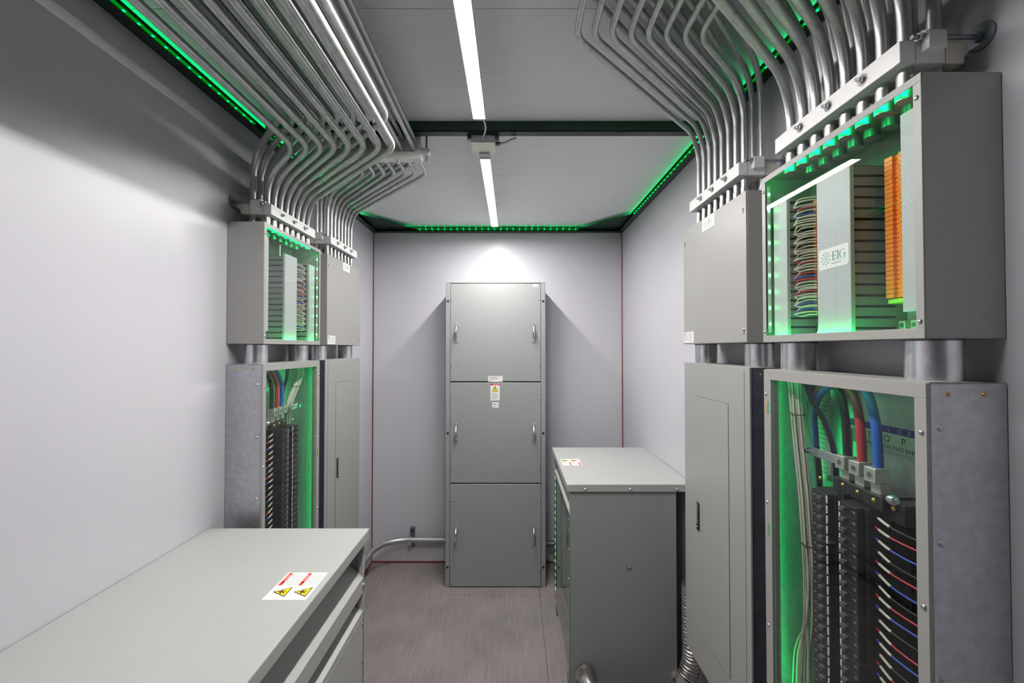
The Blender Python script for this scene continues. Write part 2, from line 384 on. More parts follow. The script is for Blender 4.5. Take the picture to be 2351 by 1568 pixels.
struct(xb.build('trim_9', 'beam_green', bev=.0008))

# green led tapes in the frame
dotm = {}
def led_mesh(key, size, mat):
    if key not in dotm: dotm[key] = MB().box(-size[0] / 2, size[0] / 2, -size[1] / 2, size[1] / 2, -size[2] / 2, size[2] / 2).mesh('led', mat)
    return dotm[key]
def led_tape(label, p0, p1, nrm, pitch, zh=.009, dot='green_dot_room', tapemat='tape_white', group=None, parent=None, ds=.006):
    p0, p1, nrm = Vector(p0), Vector(p1), Vector(nrm); d = (p1 - p0); n = int(d.length / pitch) if pitch else -1; u = d.normalized(); wv = u.cross(nrm)
    c = [p0 - wv * zh / 2, p1 - wv * zh / 2, p1 + wv * zh / 2, p0 + wv * zh / 2]
    b_ = MB().hexa([tuple(q) for q in c] + [tuple(q + nrm * .0012) for q in c])
    if parent is None:
        t = b_.build('led_strip', tapemat, off=tuple(p0)); tag(t, label, 'led strip', group)
    else: t = b_.build('led_strip', tapemat, parent)
    size = [ds * .7] * 3
    for i in range(3):
        if abs(u[i]) > .5: size[i] = ds
        elif abs(nrm[i]) > .5: size[i] = .0018
    if n >= 0: me = led_mesh((dot, tuple(size)), size, dot)
    for i in range(n + 1): inst('led', me, t, p0 + d * ((i + .5) / (n + 1)) + nrm * .0021)
    return t
GRP = 'green led strips in the ceiling frame'
DN = Vector((0, 0, -1)); zt = ZL - .0003
for wn, xx in (('left', LW + .024), ('right', RW - .024)):
    led_tape(f'green led strip under ceiling frame lip along {wn} wall, near the camera', (xx, .35, zt), (xx, 1.90, zt), DN, .053, zh=.014, group=GRP, tapemat='green_glow_frame', ds=.007)
    led_tape(f'green led strip under ceiling frame lip along {wn} wall, beyond the cross beam', (xx, 1.99, zt), (xx, 3.185, zt), DN, .053, zh=.014, group=GRP, tapemat='green_glow_frame', ds=.007)
led_tape('green led strip under ceiling frame lip over the back wall', (LW + .37, BW - .022, zt), (RW - .37, BW - .022, zt), DN, .053, zh=.014, group=GRP, tapemat='green_glow_frame', ds=.008)
for lab, a, c, n_, pt in (('green led strip glowing on the ceiling edge along left wall', (LW + .0042, .35, ZL + .011), (LW + .0042, 3.45, ZL + .011), (1, 0, 0), 0),
                      ('green led strip glowing on the ceiling edge along right wall', (RW - .0042, .35, ZL + .011), (RW - .0042, 3.45, ZL + .011), (-1, 0, 0), 0),
                      ('green led strip glowing on the ceiling edge over back wall', (LW + .10, BW - .0042, ZL + .011), (RW - .10, BW - .0042, ZL + .011), (0, -1, 0), .053)):
    led_tape(lab, a, c, n_, pt, zh=.010, group=GRP, tapemat='tape_white' if pt else 'green_glow_ceiling', dot='green_dot_up', ds=.005)

# white linear lights
def fixture(label, y0, y1, tail=0.0):
    X = -.134; t = thing('linear_light', label, 'light', (X, y0, 2.715), 'white linear ceiling lights')
    MB().box(X - .025, X + .025, y0 - tail, y1, 2.722, 2.750).box(X - .025, X - .0232, y0 + .001, y1 - .001, 2.714, 2.722).box(X + .0232, X + .025, y0 + .001, y1 - .001, 2.714, 2.722).build('housing', 'fixture_white', t)
    MB().box(X - .0231, X + .0231, y0 + .006, y1 - .006, 2.7145, 2.7215).build('diffuser', 'white_led', t)
    for a in (y0, y1 - .006): MB().box(X - .0265, X + .0265, a, a + .006, 2.712, 2.731).build('end_cap', 'fixture_white', t, bev=.001)
    for f in (.12, .88):
        yy = y0 + (y1 - y0) * f
        MB().box(X - .018, X + .018, yy - .012, yy + .012, 2.750, CEIL).build('bracket', 'fixture_white', t)
    return t
f1 = fixture('long white ceiling light strip running toward the camera, before the cross beam', .55, 1.722)
fixture('long white ceiling light strip beyond the junction box, near the back wall', 2.084, 3.256, .03)
# junction box under the cross beam
J = thing('junction_box', 'square galvanized junction box hanging from the green cross beam', 'junction box', (-.134, 1.99, 2.767))
b_ = MB(); jx0, jx1, jy0, jy1 = -.190, -.080, 1.947, 2.058
b_.box(jx0, jx1, jy0, jy1, 2.732, 2.7665); b_.build('box_body', 'galvanized', J, bev=.003)
MB().box(jx0 - .001, jx1 + .001, jy0 - .001, jy1 + .001, 2.7285, 2.732).build('cover_plate', 'aluminium_lug', J, bev=.002)
for kx in (-.165, -.134, -.104): MB().cyl((kx, jy0 - .0015, 2.751), (kx, jy0 + .001, 2.751), .0105, 16).build('knockout', 'galvanized', J, smooth=40)
for kx, ky in ((-.180, 2.045), (-.094, 1.957)): MB().dome((kx, ky, 2.7285), (0, 0, -1), .004, .003).build('screw', 'bright_zinc', J, smooth=60)
for sx, x_ in ((-1, jx0), (1, jx1)): MB().box(min(x_, x_ + sx * .018), max(x_, x_ + sx * .018), 1.955, 1.975, 2.748, 2.7665).build('beam_clip', 'galvanized_dark', J)
MB().cyl((jx1, 1.99, 2.743), (jx1 + .022, 1.99, 2.743), .0095, 12).build('cable_connector', 'galvanized_dark', J, smooth=40)
wp = spline([(jx1 + .02, 1.99, 2.743), (jx1 + .045, 1.985, 2.744), (jx1 + .075, 1.975, 2.754), (jx1 + .10, 1.972, 2.760)], 8)
rr = []; n_ = len(wp)
dense = []
for a, c in zip(wp[:-1], wp[1:]):
    for k in range(5): dense.append(a.lerp(c, k / 5))
rr = [.0062 if i % 6 < 3 else .0046 for i in range(len(dense))]
fw_ = tag(MB().tube(dense, .006, 8, rr).build('flexible_cable', 'flex_steel', off=tuple(dense[0]), smooth=70), 'short armoured cable from junction box up to the cross beam', 'cable')
tag(MB().tube(spline([(-.128, 1.724, 2.722), (-.118, 1.78, 2.735), (-.117, 1.85, 2.738), (-.134, 1.944, 2.751)], 8), .0035, 8).build('power_cord', 'white_plastic', off=(-.128, 1.724, 2.722), smooth=60), 'white cord looping from the near light strip into the junction box', 'cord')
tag(MB().tube(spline([(-.120, 2.06, 2.742), (-.132, 2.066, 2.722), (-.142, 2.072, 2.723), (-.138, 2.080, 2.726)], 6), .003, 8).build('power_cord', 'white_plastic', off=(-.120, 2.06, 2.742), smooth=60), 'short white cord between junction box and the far light strip', 'cord')

# ================================================================== wall assemblies
# local frame of every wall enclosure: u along the wall from its near edge, v out from the wall, z up
def TM(side, y0):
    if side == 'L': return lambda u, v, z: Vector((LW + v, y0 + u, z))
    return lambda u, v, z: Vector((RW - v, y0 + u, z))
ASM = {'LN': ('L', 1.760, 'near left'), 'LF': ('L', 2.355, 'far left'), 'RN': ('R', .805, 'near right'), 'RF': ('R', 1.410, 'far right')}
ZB0, ZB1 = 1.805, 2.310            # upper boxes
ZP0, ZP1 = 0.475, 1.722            # lower panels
def face(side, y0):                # decal frame on an enclosure front: reading direction and outward plane
    if side == 'L': return Vector((0, 1, 0))
    return Vector((0, -1, 0))
PU = [.060 + .0508 * i for i in range(8)]
CLEARB = {'LN': 'clear-fronted box on left wall', 'LF': 'closed grey box on left wall', 'RN': 'clear-fronted box on right wall', 'RF': 'closed grey box on right wall'}

# ---------------- conduits
CON = {'LN': dict(r=.0124, rows=[(.128, 2.520, 2.590, 1.705), (.068, 2.608, 2.652, 1.592)], x0=-.871, x1=-.468),
       'LF': dict(r=.0097, rows=[(.128, 2.648, 2.712, 2.266), (.068, 2.718, 2.757, 2.15)], x0=-.839, x1=-.457),
       'RN': dict(r=.0124, rows=[(.128, 2.540, 2.600, .740), (.068, 2.625, 2.670, .63)], x0=.60, x1=.20),
       'RF': dict(r=.0097, rows=[(.128, 2.685, 2.715, 1.262), (.068, 2.745, 2.772, 1.15)], x0=.557, x1=.187)}
conn_cache = {}
def connector(r):
    if r not in conn_cache:
        b_ = MB().cyl((0, 0, 0), (0, 0, .006), r * 1.36, 8).cyl((0, 0, .006), (0, 0, .030), r * 1.2, 14)
        b_.cyl((0, -r * 1.1, .02), (0, -r * 1.65, .02), .0032, 8)
        bu = MB().cyl((0, 0, -.022), (0, 0, -.002), r * 1.35, 16)
        conn_cache[r] = (b_.mesh('connector', 'connector_zinc', 40), bu.mesh('bushing', 'galvanized', 40))
    return conn_cache[r]
for key, (side, y0, pos) in ASM.items():
    T = TM(side, y0); c = CON[key]; r = c['r']; cm, bm_ = connector(r)
    for ri, (v_, bz, tz, ty) in enumerate(c['rows']):
        for i, u in enumerate(PU):
            base = T(u, v_, ZB1); f = i / 7; X = c['x0'] + (c['x1'] - c['x0']) * f
            jit = random.uniform(-.003, .003)
            pts = [T(u, v_, ZB1 + .008), T(u, v_, bz), Vector((X + jit, ty + jit, tz)), Vector((X + jit, FW + .01, tz))]
            path = fillet(pts, [.13, .125] if r > .011 else [.12, .10], 10)
            row = 'front-row' if ri == 0 else 'wall-side'
            lab = f'{row} conduit rising from {CLEARB[key]}, {ORD[i]} to camera'.replace('farthest to', 'farthest from')
            t = thing('conduit', lab, 'conduit', tuple(base), f'conduits rising from the {pos} box')
            MB().tube(path, r, 14).build('pipe', 'conduit_steel', t, smooth=50)
            inst('connector', cm, t, base, (0, 0, random.uniform(-.5, .5) + (0 if side == 'L' else 0)))
            inst('bushing', bm_, t, base)

# ---------------- conduit clamps
def hexbolt(b_, p, d, r=.0075):
    p = Vector(p); d = Vector(d)
    b_.cyl(tuple(p), tuple(p + d * .0018), r * 1.65, 16).cyl(tuple(p + d * .0018), tuple(p + d * .008), r, 6).cyl(tuple(p + d * .008), tuple(p + d * .016), r * .55, 8)
for key, (side, y0, pos) in ASM.items():
    T = TM(side, y0); ex = 1 if side == 'L' else -1
    z0, z1 = (2.352, 2.396) if key in ('LN', 'RN') else (2.374, 2.418)
    t = thing('conduit_clamp', f'white plastic conduit clamp bolted across the pipes over the {CLEARB[key]}', 'clamp', tuple(T(.2, .1, z0)), 'white conduit clamps on the wall pipes')
    MB(T).box(.036, .440, .129, .160, z0, z1).build('front_bar', 'white_plastic', t, bev=.0015)
    mb = MB(T).box(.037, .440, .069, .127, z0, z1); mid = mb.build('middle_bar', 'white_plastic', t, bev=.0015)
    MB(T).box(.038, .440, .030, .067, z0, z1).build('back_bar', 'yellowed_plastic', t, bev=.0015)
    zr = z1 + .006
    # rounded lug on the near end carrying the threaded rod
    lp = [(-.006, z0 + .020), (.024, z0 + .020), (.024, zr)] + [(.009 + .015 * math.cos(a), zr + .013 * math.sin(a)) for a in [math.pi * k / 8 for k in range(1, 8)]] + [(-.006, zr)]
    vs = [(a + .027, .080, z) for a, z in lp] + [(a + .027, .116, z) for a, z in lp]; n = len(lp)
    MB(T).add(vs, [tuple(range(n)), tuple(range(n, 2 * n))] + [(i, (i + 1) % n, (i + 1) % n + n, i + n) for i in range(n)]).build('lug', 'white_plastic', t, bev=.0015)
    ru, rz = .034, zr - .001
    rod = MB().tube([T(ru, .001, rz), T(ru, .138, rz)], .0045, 8).build('threaded_rod', 'dark_zinc', t, smooth=60)
    nb = MB(); nb.cyl(tuple(T(ru, .1165, rz)), tuple(T(ru, .119, rz)), .012, 14); nb.cyl(tuple(T(ru, .119, rz)), tuple(T(ru, .127, rz)), .008, 6); nb.build('nut', 'bright_zinc', t, smooth=30)
    wb = MB(); wb.cyl(tuple(T(ru, .0005, rz)), tuple(T(ru, .004, rz)), .027, 24); wb.cyl(tuple(T(ru, .004, rz)), tuple(T(ru, .012, rz)), .010, 6); wb.build('wall_washer', 'dark_zinc', t, smooth=30)
    for u in (.126, .228, .329):
        bb = MB(); hexbolt(bb, T(u, .160, (z0 + z1) / 2), Vector((ex, 0, 0))); bb.build('bolt', 'bright_zinc', t, smooth=30)
# clamp hanging behind the cross beam
t = thing('conduit_clamp', 'white plastic clamp block hanging under the ceiling behind the green cross beam', 'clamp', (-.62, 2.005, 2.66))
for n_, za, zb in (('lower_bar', 2.670, 2.7115), ('middle_bar', 2.7125, 2.7565), ('upper_bar', 2.7575, 2.797)):
    MB().box(-.875, -.425 if n_ != 'middle_bar' else -.428, 1.978, 2.026, za, zb).build(n_, 'white_plastic', t, bev=.0015)
MB().prism([(-.427, 2.693), (-.400, 2.693)] + [(-.400 + .015 * math.sin(a), 2.708 - .015 * math.cos(a)) for a in [math.pi * k / 6 for k in range(1, 6)]] + [(-.400, 2.723), (-.427, 2.723)], 1.985, 2.020, 'y').build('lug', 'white_plastic', t, bev=.0015)
MB().tube([(-.404, 2.002, 2.668), (-.404, 2.002, CEIL - .001)], .0045, 8).build('threaded_rod', 'dark_zinc', t, smooth=60)
MB().cyl((-.404, 2.002, 2.6925), (-.404, 2.002, 2.690), .011, 14).cyl((-.404, 2.002, 2.690), (-.404, 2.002, 2.683), .0075, 6).build('nut', 'bright_zinc', t, smooth=30)
for bx in (-.54, -.76):
    bb = MB(); hexbolt(bb, (bx, 2.002, 2.670), Vector((0, 0, -1))); bb.build('bolt', 'bright_zinc', t, smooth=30)

# ---------------- upper boxes
def shell(T, z0, z1, d, th=.0018, w=WID):
    b_ = MB(T)
    b_.box(th, w - th, 0.0015, th + .0012, z0 + th, z1 - th).box(0, w, .0015, d, z0, z0 + th).box(0, w, .0015, d, z1 - th, z1)
    b_.box(0, th, .0015, d, z0 + th, z1 - th).box(w - th, w, .0015, d, z0 + th, z1 - th); return b_
def screw(name, parent, p, d, r=.0045, mat='bright_zinc', h=.0035):
    return MB().dome(p, d, r, h).build(name, mat, parent, smooth=60)
fing = {}
def wire(parent, pts, r, mat, seg=4, n=6, name='wire', smooth=60):
    return MB().tube(spline(pts, seg), r, n).build(name, mat, parent, smooth=smooth)
for key, (side, y0, pos) in ASM.items():
    T = TM(side, y0); ex = Vector((1 if side == 'L' else -1, 0, 0)); right = face(side, y0)
    clear = key in ('LN', 'RN')
    lab = {'LN': 'grey wall box with clear front and green lighting, upper left wall', 'LF': 'closed grey wall box with white stickers, upper left wall near back corner',
           'RN': 'large grey wall box with clear front, orange terminals and round logo sticker, right wall', 'RF': 'closed grey wall box with white stickers, upper right wall'}[key]
    B = thing('terminal_box', lab, 'electrical box', tuple(T(WID / 2, .08, ZB0)), 'electrical boxes on the side walls')
    shell(T, ZB0, ZB1, DEP - .004).build('box_body', 'enclosure_grey', B, bev=.001)
    if not clear:
        MB(T).box(.001, WID - .001, DEP - .004, DEP + .001, ZB0 + .001, ZB1 - .001).build('front_cover', 'enclosure_grey', B, bev=.0015)
        for u in (.018, WID - .018):
            for z in (ZB0 + .045, ZB1 - .055):
                screw('screw', B, T(u, DEP + .001, z), ex, .0055)
                MB(T).box(u - .0018, u + .0018, DEP + .0008, DEP + .0013, z - .018, z - .004).build('keyhole_slot', 'slot_black', B)
        # logo sticker at the top and approval sticker at the bottom, on the panel's own left
        u0 = .220
        org = T(u0 if side == 'L' else u0 + .106, DEP + .001, ZB1 - .052)
        d = Decal(org, right, (0, 0, 1), B).base(.106, .048, 'label_white', 'logo_sticker', .002, 'white sticker with green sunburst mark and lettering'); eig(d, .106, .048); d.done()
        u0 = .014 if side == 'L' else WID - .006 - .100
        org = T(u0 if side == 'L' else u0 + .100, DEP + .001, ZB0 + .006)
        d = Decal(org, right, (0, 0, 1), B).base(.098, .047, 'label_white', 'approval_sticker', .002, 'white approval sticker with black circle mark')
        ring = [(.022 + .012 * math.cos(a), .031 + .013 * math.sin(a)) for a in [2 * math.pi * k / 16 for k in range(16)]]; rin = [(.022 + .0105 * math.cos(a), .031 + .0115 * math.sin(a)) for a in [2 * math.pi * k / 16 for k in range(16)]]
        for k in range(16): d.poly('circle_mark', 'label_black', [ring[k], ring[(k + 1) % 16], rin[(k + 1) % 16], rin[k]])
        d.text('circle_mark', 'label_black', 'U', .0155, .030, .010); d.text('circle_mark', 'label_black', 'L', .0225, .025, .010)
        d.rect('fine_print', 'label_black', .013, .031, .0115, .0145)
        d.lines(.046, .090, .040, .008, 6, .0028, 'print_grey', 5); d.done()
        continue
    # clear front: folded frame, acrylic sheet, screws
    fw_ = .0165
    fr_ = MB(T)
    for a in ((0, WID, ZB0, ZB0 + .020), (0, WID, ZB1 - fw_, ZB1), (0, fw_, ZB0 + .02, ZB1 - fw_), (WID - fw_, WID, ZB0 + .02, ZB1 - fw_)):
        fr_.box(a[0], a[1], DEP - .003, DEP - .001, a[2], a[3])
    fr_.build('front_frame', 'enclosure_grey', B, bev=.0006)
    MB(T).box(fw_ - .004, WID - fw_ + .004, DEP - .0068, DEP - .0040, ZB0 + .017, ZB1 - fw_ + .004).build('clear_cover', 'clear_acrylic', B)
    for u in (.009, WID - .009):
        for z in (ZB0 + .032, ZB1 - .045): screw('screw', B, T(u, DEP - .001, z), ex, .0052)
    # wire ducts A (far), B (middle), C (near) with fingers, covers
    ducts = {'A': (.430, .490, 1.822, 2.218), 'B': (.198, .306, 1.808, 2.222), 'C': (.012, .064, 1.86, 2.262)}
    for dn, (ua, ub, za, zb) in ducts.items():
        D = MB(T).box(ua - .001, ub + .001, .125, .135, za, zb).build('wire_duct', 'duct_grey', B, bev=.001)
        MB(T).box(ua, ub, .003, .0045, za, zb).build('duct_base', 'duct_dark', D)
        MB(T).box(ua + .005, ub - .005, .006, .118, za + .002, zb - .004).build('slot_shade_core', 'slot_black', D)  # black core put inside the duct to paint the slots in shade
        pitch = .0256; n = int((zb - za) / pitch)
        if dn not in fing:
            fing[dn] = 1
        fm = MB(T).box(ua, ua + .0016, .006, .1249, za, za + .0195).mesh('finger', 'duct_dark', None, ORG[D])
        fm2 = MB(T).box(ub - .0016, ub, .006, .1249, za, za + .0195).mesh('finger', 'duct_dark', None, ORG[D])
        MB(T).box(ua + .0005, ua + .0013, .0045, .03, za, zb).build('side_web', 'duct_dark', D)
        for k in range(n):
            for m_ in ((fm, fm2) if dn == 'B' else ((fm,) if dn == 'A' else (fm2,))):
                o = bpy.data.objects.new('finger', m_); COL.objects.link(o); o.parent = D; o.location = (0, 0, k * pitch + .003); ORG[o] = ORG[D]
    # terminal strips on rails
    for si, (ua, ub, za, zb) in enumerate(((.355, .412, 1.895, 2.215), (.122, .178, 1.900, 2.232))):
        if key == 'LN' and si == 1:
            MB(T).box(.140, .162, .002, .012, 1.86, 2.25).build('mounting_rail', 'galvanized', B)
            continue
        st = MB(T).box((ua + ub) / 2 - .0175, (ua + ub) / 2 + .0175, .002, .012, za - .02, zb + .02).build('terminal_strip', 'galvanized', B)
        n = int((zb - za) / .0104)
        blk = MB(T).box(ua + .004, ub - .004, .012, .052, za, za + .0098).mesh('terminal_block', 'terminal_grey', None, ORG[st])
        pl = MB(T).box(ua, ua + .020, .052, .070, za, za + .0092).box(ub - .020, ub, .052, .070, za, za + .0092).box(ua + .018, ub - .018, .052, .062, za, za + .0092).mesh('plug', 'terminal_orange', None, ORG[st])
        for k in range(n):
            for nm_, me_ in (('terminal_block', blk), ('plug', pl)):
                o = bpy.data.objects.new(nm_, me_); COL.objects.link(o); o.parent = st; o.location = (0, 0, k * .0104); ORG[o] = ORG[st]
        MB(T).box(ua, ub, .014, .066, za - .012, za - .002).build('end_block', 'terminal_green', st, bev=.001)
    # wires from the far strip into the far duct
    rn = random.Random(3 if key == 'LN' else 5)
    nrow = 13
    for k in range(nrow):
        zc = 2.200 - k * .0256
        for j in range(4):
            z = zc + .013 - j * .0085 + rn.uniform(-.002, .002)
            col = 'wire_white' if rn.random() < .80 else rn.choice(['wire_red', 'wire_blue', 'wire_red'])
            wire(B, [T(.398, .072, z), T(.408, .086, z + .001), T(.419, .104 + rn.uniform(-.004, .006), z - .003), T(.430, .114, zc - .009), T(.444, .116, zc - .012)], .0021, col, 4, 6)
    # bundle leaving below between ducts
    for k in range(8):
        uu = .330 + .011 * k
        wire(B, [T(uu, .04 + .007 * (k % 3), 1.905), T(uu + rn.uniform(-.01, .01), .06, 1.865), T(.355 + .007 * k, .075 + .006 * (k % 3), 1.811)], .0022, ['wire_green', 'wire_white', 'wire_green', 'wire_black'][k % 4], 5, 6)
    # ground bar with lugs
    gb = MB(T).box(.02, .185, .012, .020, 1.832, 1.846).build('ground_bar', 'galvanized', B)
    for u in (.165, .135): 
        lg = MB(T).box(u, u + .016, .020, .040, 1.829, 1.849).build('lug', 'aluminium_lug', gb, bev=.001)
        MB().cyl(tuple(T(u + .008, .040, 1.839)), tuple(T(u + .008, .0405, 1.839)), .0055, 10).build('screw', 'galvanized_dark', lg)
    for k in range(9): MB().cyl(tuple(T(.03 + .011 * k, .020, 1.839)), tuple(T(.03 + .011 * k, .026, 1.839)), .003, 8).build('screw', 'bright_zinc', gb, smooth=40)
    wire(B, [T(.12, .03, 1.843), T(.09, .05, 1.836), T(.05, .06, 1.824), T(.02, .05, 1.822)], .004, 'wire_green', 6, 8)
    # led tapes inside the front frame
    for a, c_, nr, pt in (((WID - .020, .145, ZB0 + .03), (WID - .020, .145, ZB1 - .03), (0, -1, 0), .055), ):
        led_tape(None, T(*a), T(*c_), Vector(nr), pt, dot='green_dot_box', parent=B, ds=.007)
    led_tape(None, T(.03, .1475, ZB1 - .0055), T(WID - .03, .1475, ZB1 - .0055), -ex, 0, zh=.006, parent=B, tapemat='green_glow')
    led_tape(None, T(.03, .1475, ZB0 + .010), T(WID - .03, .1475, ZB0 + .010), -ex, 0, parent=B, tapemat='green_glow')
    if key == 'RN':
        d = Decal(T(.300, .135, 1.985), right, (0, 0, 1), B).base(.098, .052, 'label_white', 'logo_sticker', .006, 'white rounded sticker with green sunburst mark and lettering'); eig(d, .098, .052); d.done()
    else:
        MB(T).box(.150, .156, .135, .136, 2.2, 2.25).build('tab', 'white_plastic', B)

# ---------------- pipe nipples between boxes and panels
NU = {'LN': (.075, .435), 'LF': (.065, .455), 'RN': (.060, .468), 'RF': (.063, .468)}
for key, (side, y0, pos) in ASM.items():
    T = TM(side, y0)
    for j, u in enumerate(NU[key]):
        p = T(u, .080, ZP1); lab = f'short wide steel pipe under the {CLEARB[key]}, {"nearer" if j == 0 else "farther"} of the two'
        t = thing('pipe_nipple', lab, 'pipe', tuple(p), 'short wide pipes between upper boxes and panels')
        MB().cyl(tuple(T(u, .080, ZP1 + .0005)), tuple(T(u, .080, ZB0 - .0005)), .0445, 28).build('pipe', 'nipple_steel', t, smooth=40)
        MB().cyl(tuple(T(u, .080, ZB0 - .004)), tuple(T(u, .080, ZB0 - .0002)), .0465, 28).build('locknut', 'galvanized_dark', t, smooth=40)

# ---------------- lower panels
def brk(T, mirror, org):
    # one breaker, long axis along u, step toward the bus side; returns body, toggle, tab, rating marks
    def U(a): return a if not mirror else .072 - a
    def bx(b_, a, c, v0, v1, z0, z1): b_.box(min(U(a), U(c)), max(U(a), U(c)), v0, v1, z0, z1)
    body = MB(T); bx(body, 0, .072, .058, .110, .0004, .0250); bx(body, .010, .062, .110, .128, .0006, .0246); bx(body, .062, .0665, .110, .1260, .0010, .0240)
    ed = MB(T); bx(ed, .010, .062, .1281, .1286, .0234, .0247); bx(ed, 0, .0105, .1101, .1106, .0236, .0248)  # thin lighter strips painting highlights along the breaker edges
    tog = MB(T); bx(tog, .040, .054, .128, .137, .0085, .0165)
    tab = MB(T); bx(tab, .0615, .0660, .1262, .1285, .003, .0225)
    mk = MB(T); bx(mk, .016, .024, .1281, .1285, .0125, .0138); bx(mk, .016, .021, .1281, .1285, .0095, .0105)
    return [x.mesh(n_, m_, None, org) for x, n_, m_ in ((body, 'breaker', 'breaker_black'), (ed, 'edge_highlight', 'toggle_and_highlight'), (tog, 'toggle', 'toggle_and_highlight'), (tab, 'white_tab', 'tab_white'), (mk, 'marking', 'print_grey'))]
for key, (side, y0, pos) in ASM.items():
    T = TM(side, y0); ex = Vector((1 if side == 'L' else -1, 0, 0)); right = face(side, y0); clear = key in ('LN', 'RN')
    lab = {'LN': 'breaker panel with clear cover and galvanized side, lower left wall behind transformer', 'LF': 'closed grey breaker panel with small door, left wall near back corner',
           'RN': 'large breaker panel with clear cover, black breakers and notice sign, lower right', 'RF': 'closed grey breaker panel with tall door, right wall beside transformer'}[key]
    P = thing('breaker_panel', lab, 'breaker panel', tuple(T(WID / 2, .08, ZP0)), 'breaker panels on the side walls')
    # body with galvanized sides
    shell(T, ZP0, ZP1 - .001, DEP - .010).build('panel_body', 'galvanized' if clear else 'galvanized_dark', P, bev=.001)
    MB(T).box(-.001, WID + .001, .05, DEP - .008, ZP1 - .0008, ZP1 + .0012).build('top_flange', 'enclosure_grey', P)
    for u_, z_, m_, r_ in ((-.0003, ZP1 - .028, 'brass', .005), (-.0003, ZP1 - .028, 'brass', .005)): pass
    near = Vector((0, -1, 0))
    screw('screw', P, T(0, .112, ZP1 - .022), near, .0045, 'brass', .004)
    screw('screw', P, T(0, .045 if key != 'RF' else .09, ZP1 - .022), near, .0045, 'brass', .004)
    for z in (ZP1 - .085, ZP1 - .30, ZP1 - .55, ZP1 - .85): screw('rivet', P, T(0, .128 if clear else .085, z), near, .007, 'galvanized' if clear else 'connector_zinc', .004)
    if not clear:
        C_ = MB(T).box(-.006, WID + .006, DEP - .009, DEP - .002, ZP0 - .006, ZP1 + .002).build('cover_plate', 'panel_grey', P, bev=.0015)
        # door: framed by a dark joint
        ua, ub, za, zb = .133, .405, .615, 1.585
        MB(T).box(ua - .0016, ub + .0016, DEP - .0021, DEP - .0016, za - .0016, zb + .0016).build('door_joint', 'slot_black', P)
        D = MB(T).box(ua, ub, DEP - .004, DEP + .0002, za, zb).build('door', 'panel_grey', P, bev=.0012)
        lu = (ua + .012) if side == 'L' else (ub - .012 - .022)
        L_ = MB(T).box(lu, lu + .022, DEP + .0002, DEP + .006, 1.035, 1.148).build('latch', 'slot_black', D, bev=.0025)
        MB(T).box(lu + .005, lu + .017, DEP + .006, DEP + .0085, 1.060, 1.142).build('latch_paddle', 'galvanized_dark', L_, bev=.001) if False else MB(T).box(lu + .005, lu + .017, DEP + .0055, DEP + .0078, 1.060, 1.142).build('latch_paddle', 'galvanized', D, bev=.001)
        screw('keyhole', D, T(lu + .011, DEP + .006, 1.048), ex, .004, 'brass')
        MB(T).box(-.0055 + .030, .0265, DEP - .0021, DEP - .0017, ZP0, ZP1 - .01).build('hinge_joint', 'slot_black', P)
        continue
    # trim frame and clear cover
    fa, fb = (.024, .044)
    fr_ = MB(T)
    for a in ((0, WID, ZP0, ZP0 + .03), (0, WID, ZP1 - .030, ZP1 - .001), (0, fa, ZP0 + .03, ZP1 - .03), (WID - .034, WID, ZP0 + .03, ZP1 - .03)):
        fr_.box(a[0], a[1], DEP - .010, DEP - .0015, a[2], a[3])
    fr_.build('trim_frame', 'enclosure_grey', P, bev=.0008)
    MB(T).box(.004, WID - .004, DEP - .0012, DEP + .0012, ZP0 + .004, ZP1 - .008).build('clear_cover', 'clear_acrylic', P) if False else None
    zc = [ZP0 + .02, 0.93, 1.330, 1.640, ZP1 - .02]
    for a, c_ in zip(zc[:-1], zc[1:]):
        MB(T).box(fa - .006, WID - .028, DEP - .0138, DEP - .0110, a + .0006, c_ - .0006).build('clear_cover', 'clear_acrylic', P)
    for z in (ZP1 - .075, 1.32, .95):
        screw('screw', P, T(WID - .012, DEP - .0015, z), ex, .0055); screw('screw', P, T(.010, DEP - .0015, z - .02), ex, .0055)
    for z in (ZP1 - .115, 1.24):
        sl = MB(T).box(WID - .024, WID - .012, DEP - .0014, DEP - .001, z - .018, z + .018).build('slot', 'acrylic_edge', P)
        MB(T).box(WID - .0165, WID - .0135, DEP - .001, DEP - .0006, z - .017, z + .017).build('slot_edge', 'terminal_orange', P)
    # breakers: 21 rows in two columns
    Tb = lambda u, v, z: T(u, v, z)
    org = T(0, 0, 0)
    near_col = brk(T, False, org); far_col = brk(T, True, org)
    ztop = 1.415
    for ci, (meshes, u0) in enumerate(((near_col, .187), (far_col, .285))):
        for k in range(21):
            z = ztop - .0255 * (k + 1)
            o = bpy.data.objects.new('breaker', meshes[0]); COL.objects.link(o); o.parent = P
            wp_ = T(0, 0, 0) + Vector((0, u0, z)); o.location = wp_ - ORG[P]; ORG[o] = wp_
            for nme, me_ in zip(('edge_highlight', 'toggle', 'white_tab', 'marking'), meshes[1:]):
                q = bpy.data.objects.new(nme, me_); COL.objects.link(q); q.parent = o; ORG[q] = wp_
    MB(T).box(.262, .282, .02, .108, ztop - .0255 * 21, ztop + .01).build('bus_cover', 'breaker_black', P)
    MB(T).box(.18, .365, .02, .058, ztop - .0255 * 21, ztop).build('bus_base', 'breaker_black', P)
    # wires on the near side of the near column
    cols = ['wire_black', 'wire_red', 'wire_blue']
    rn = random.Random(11)
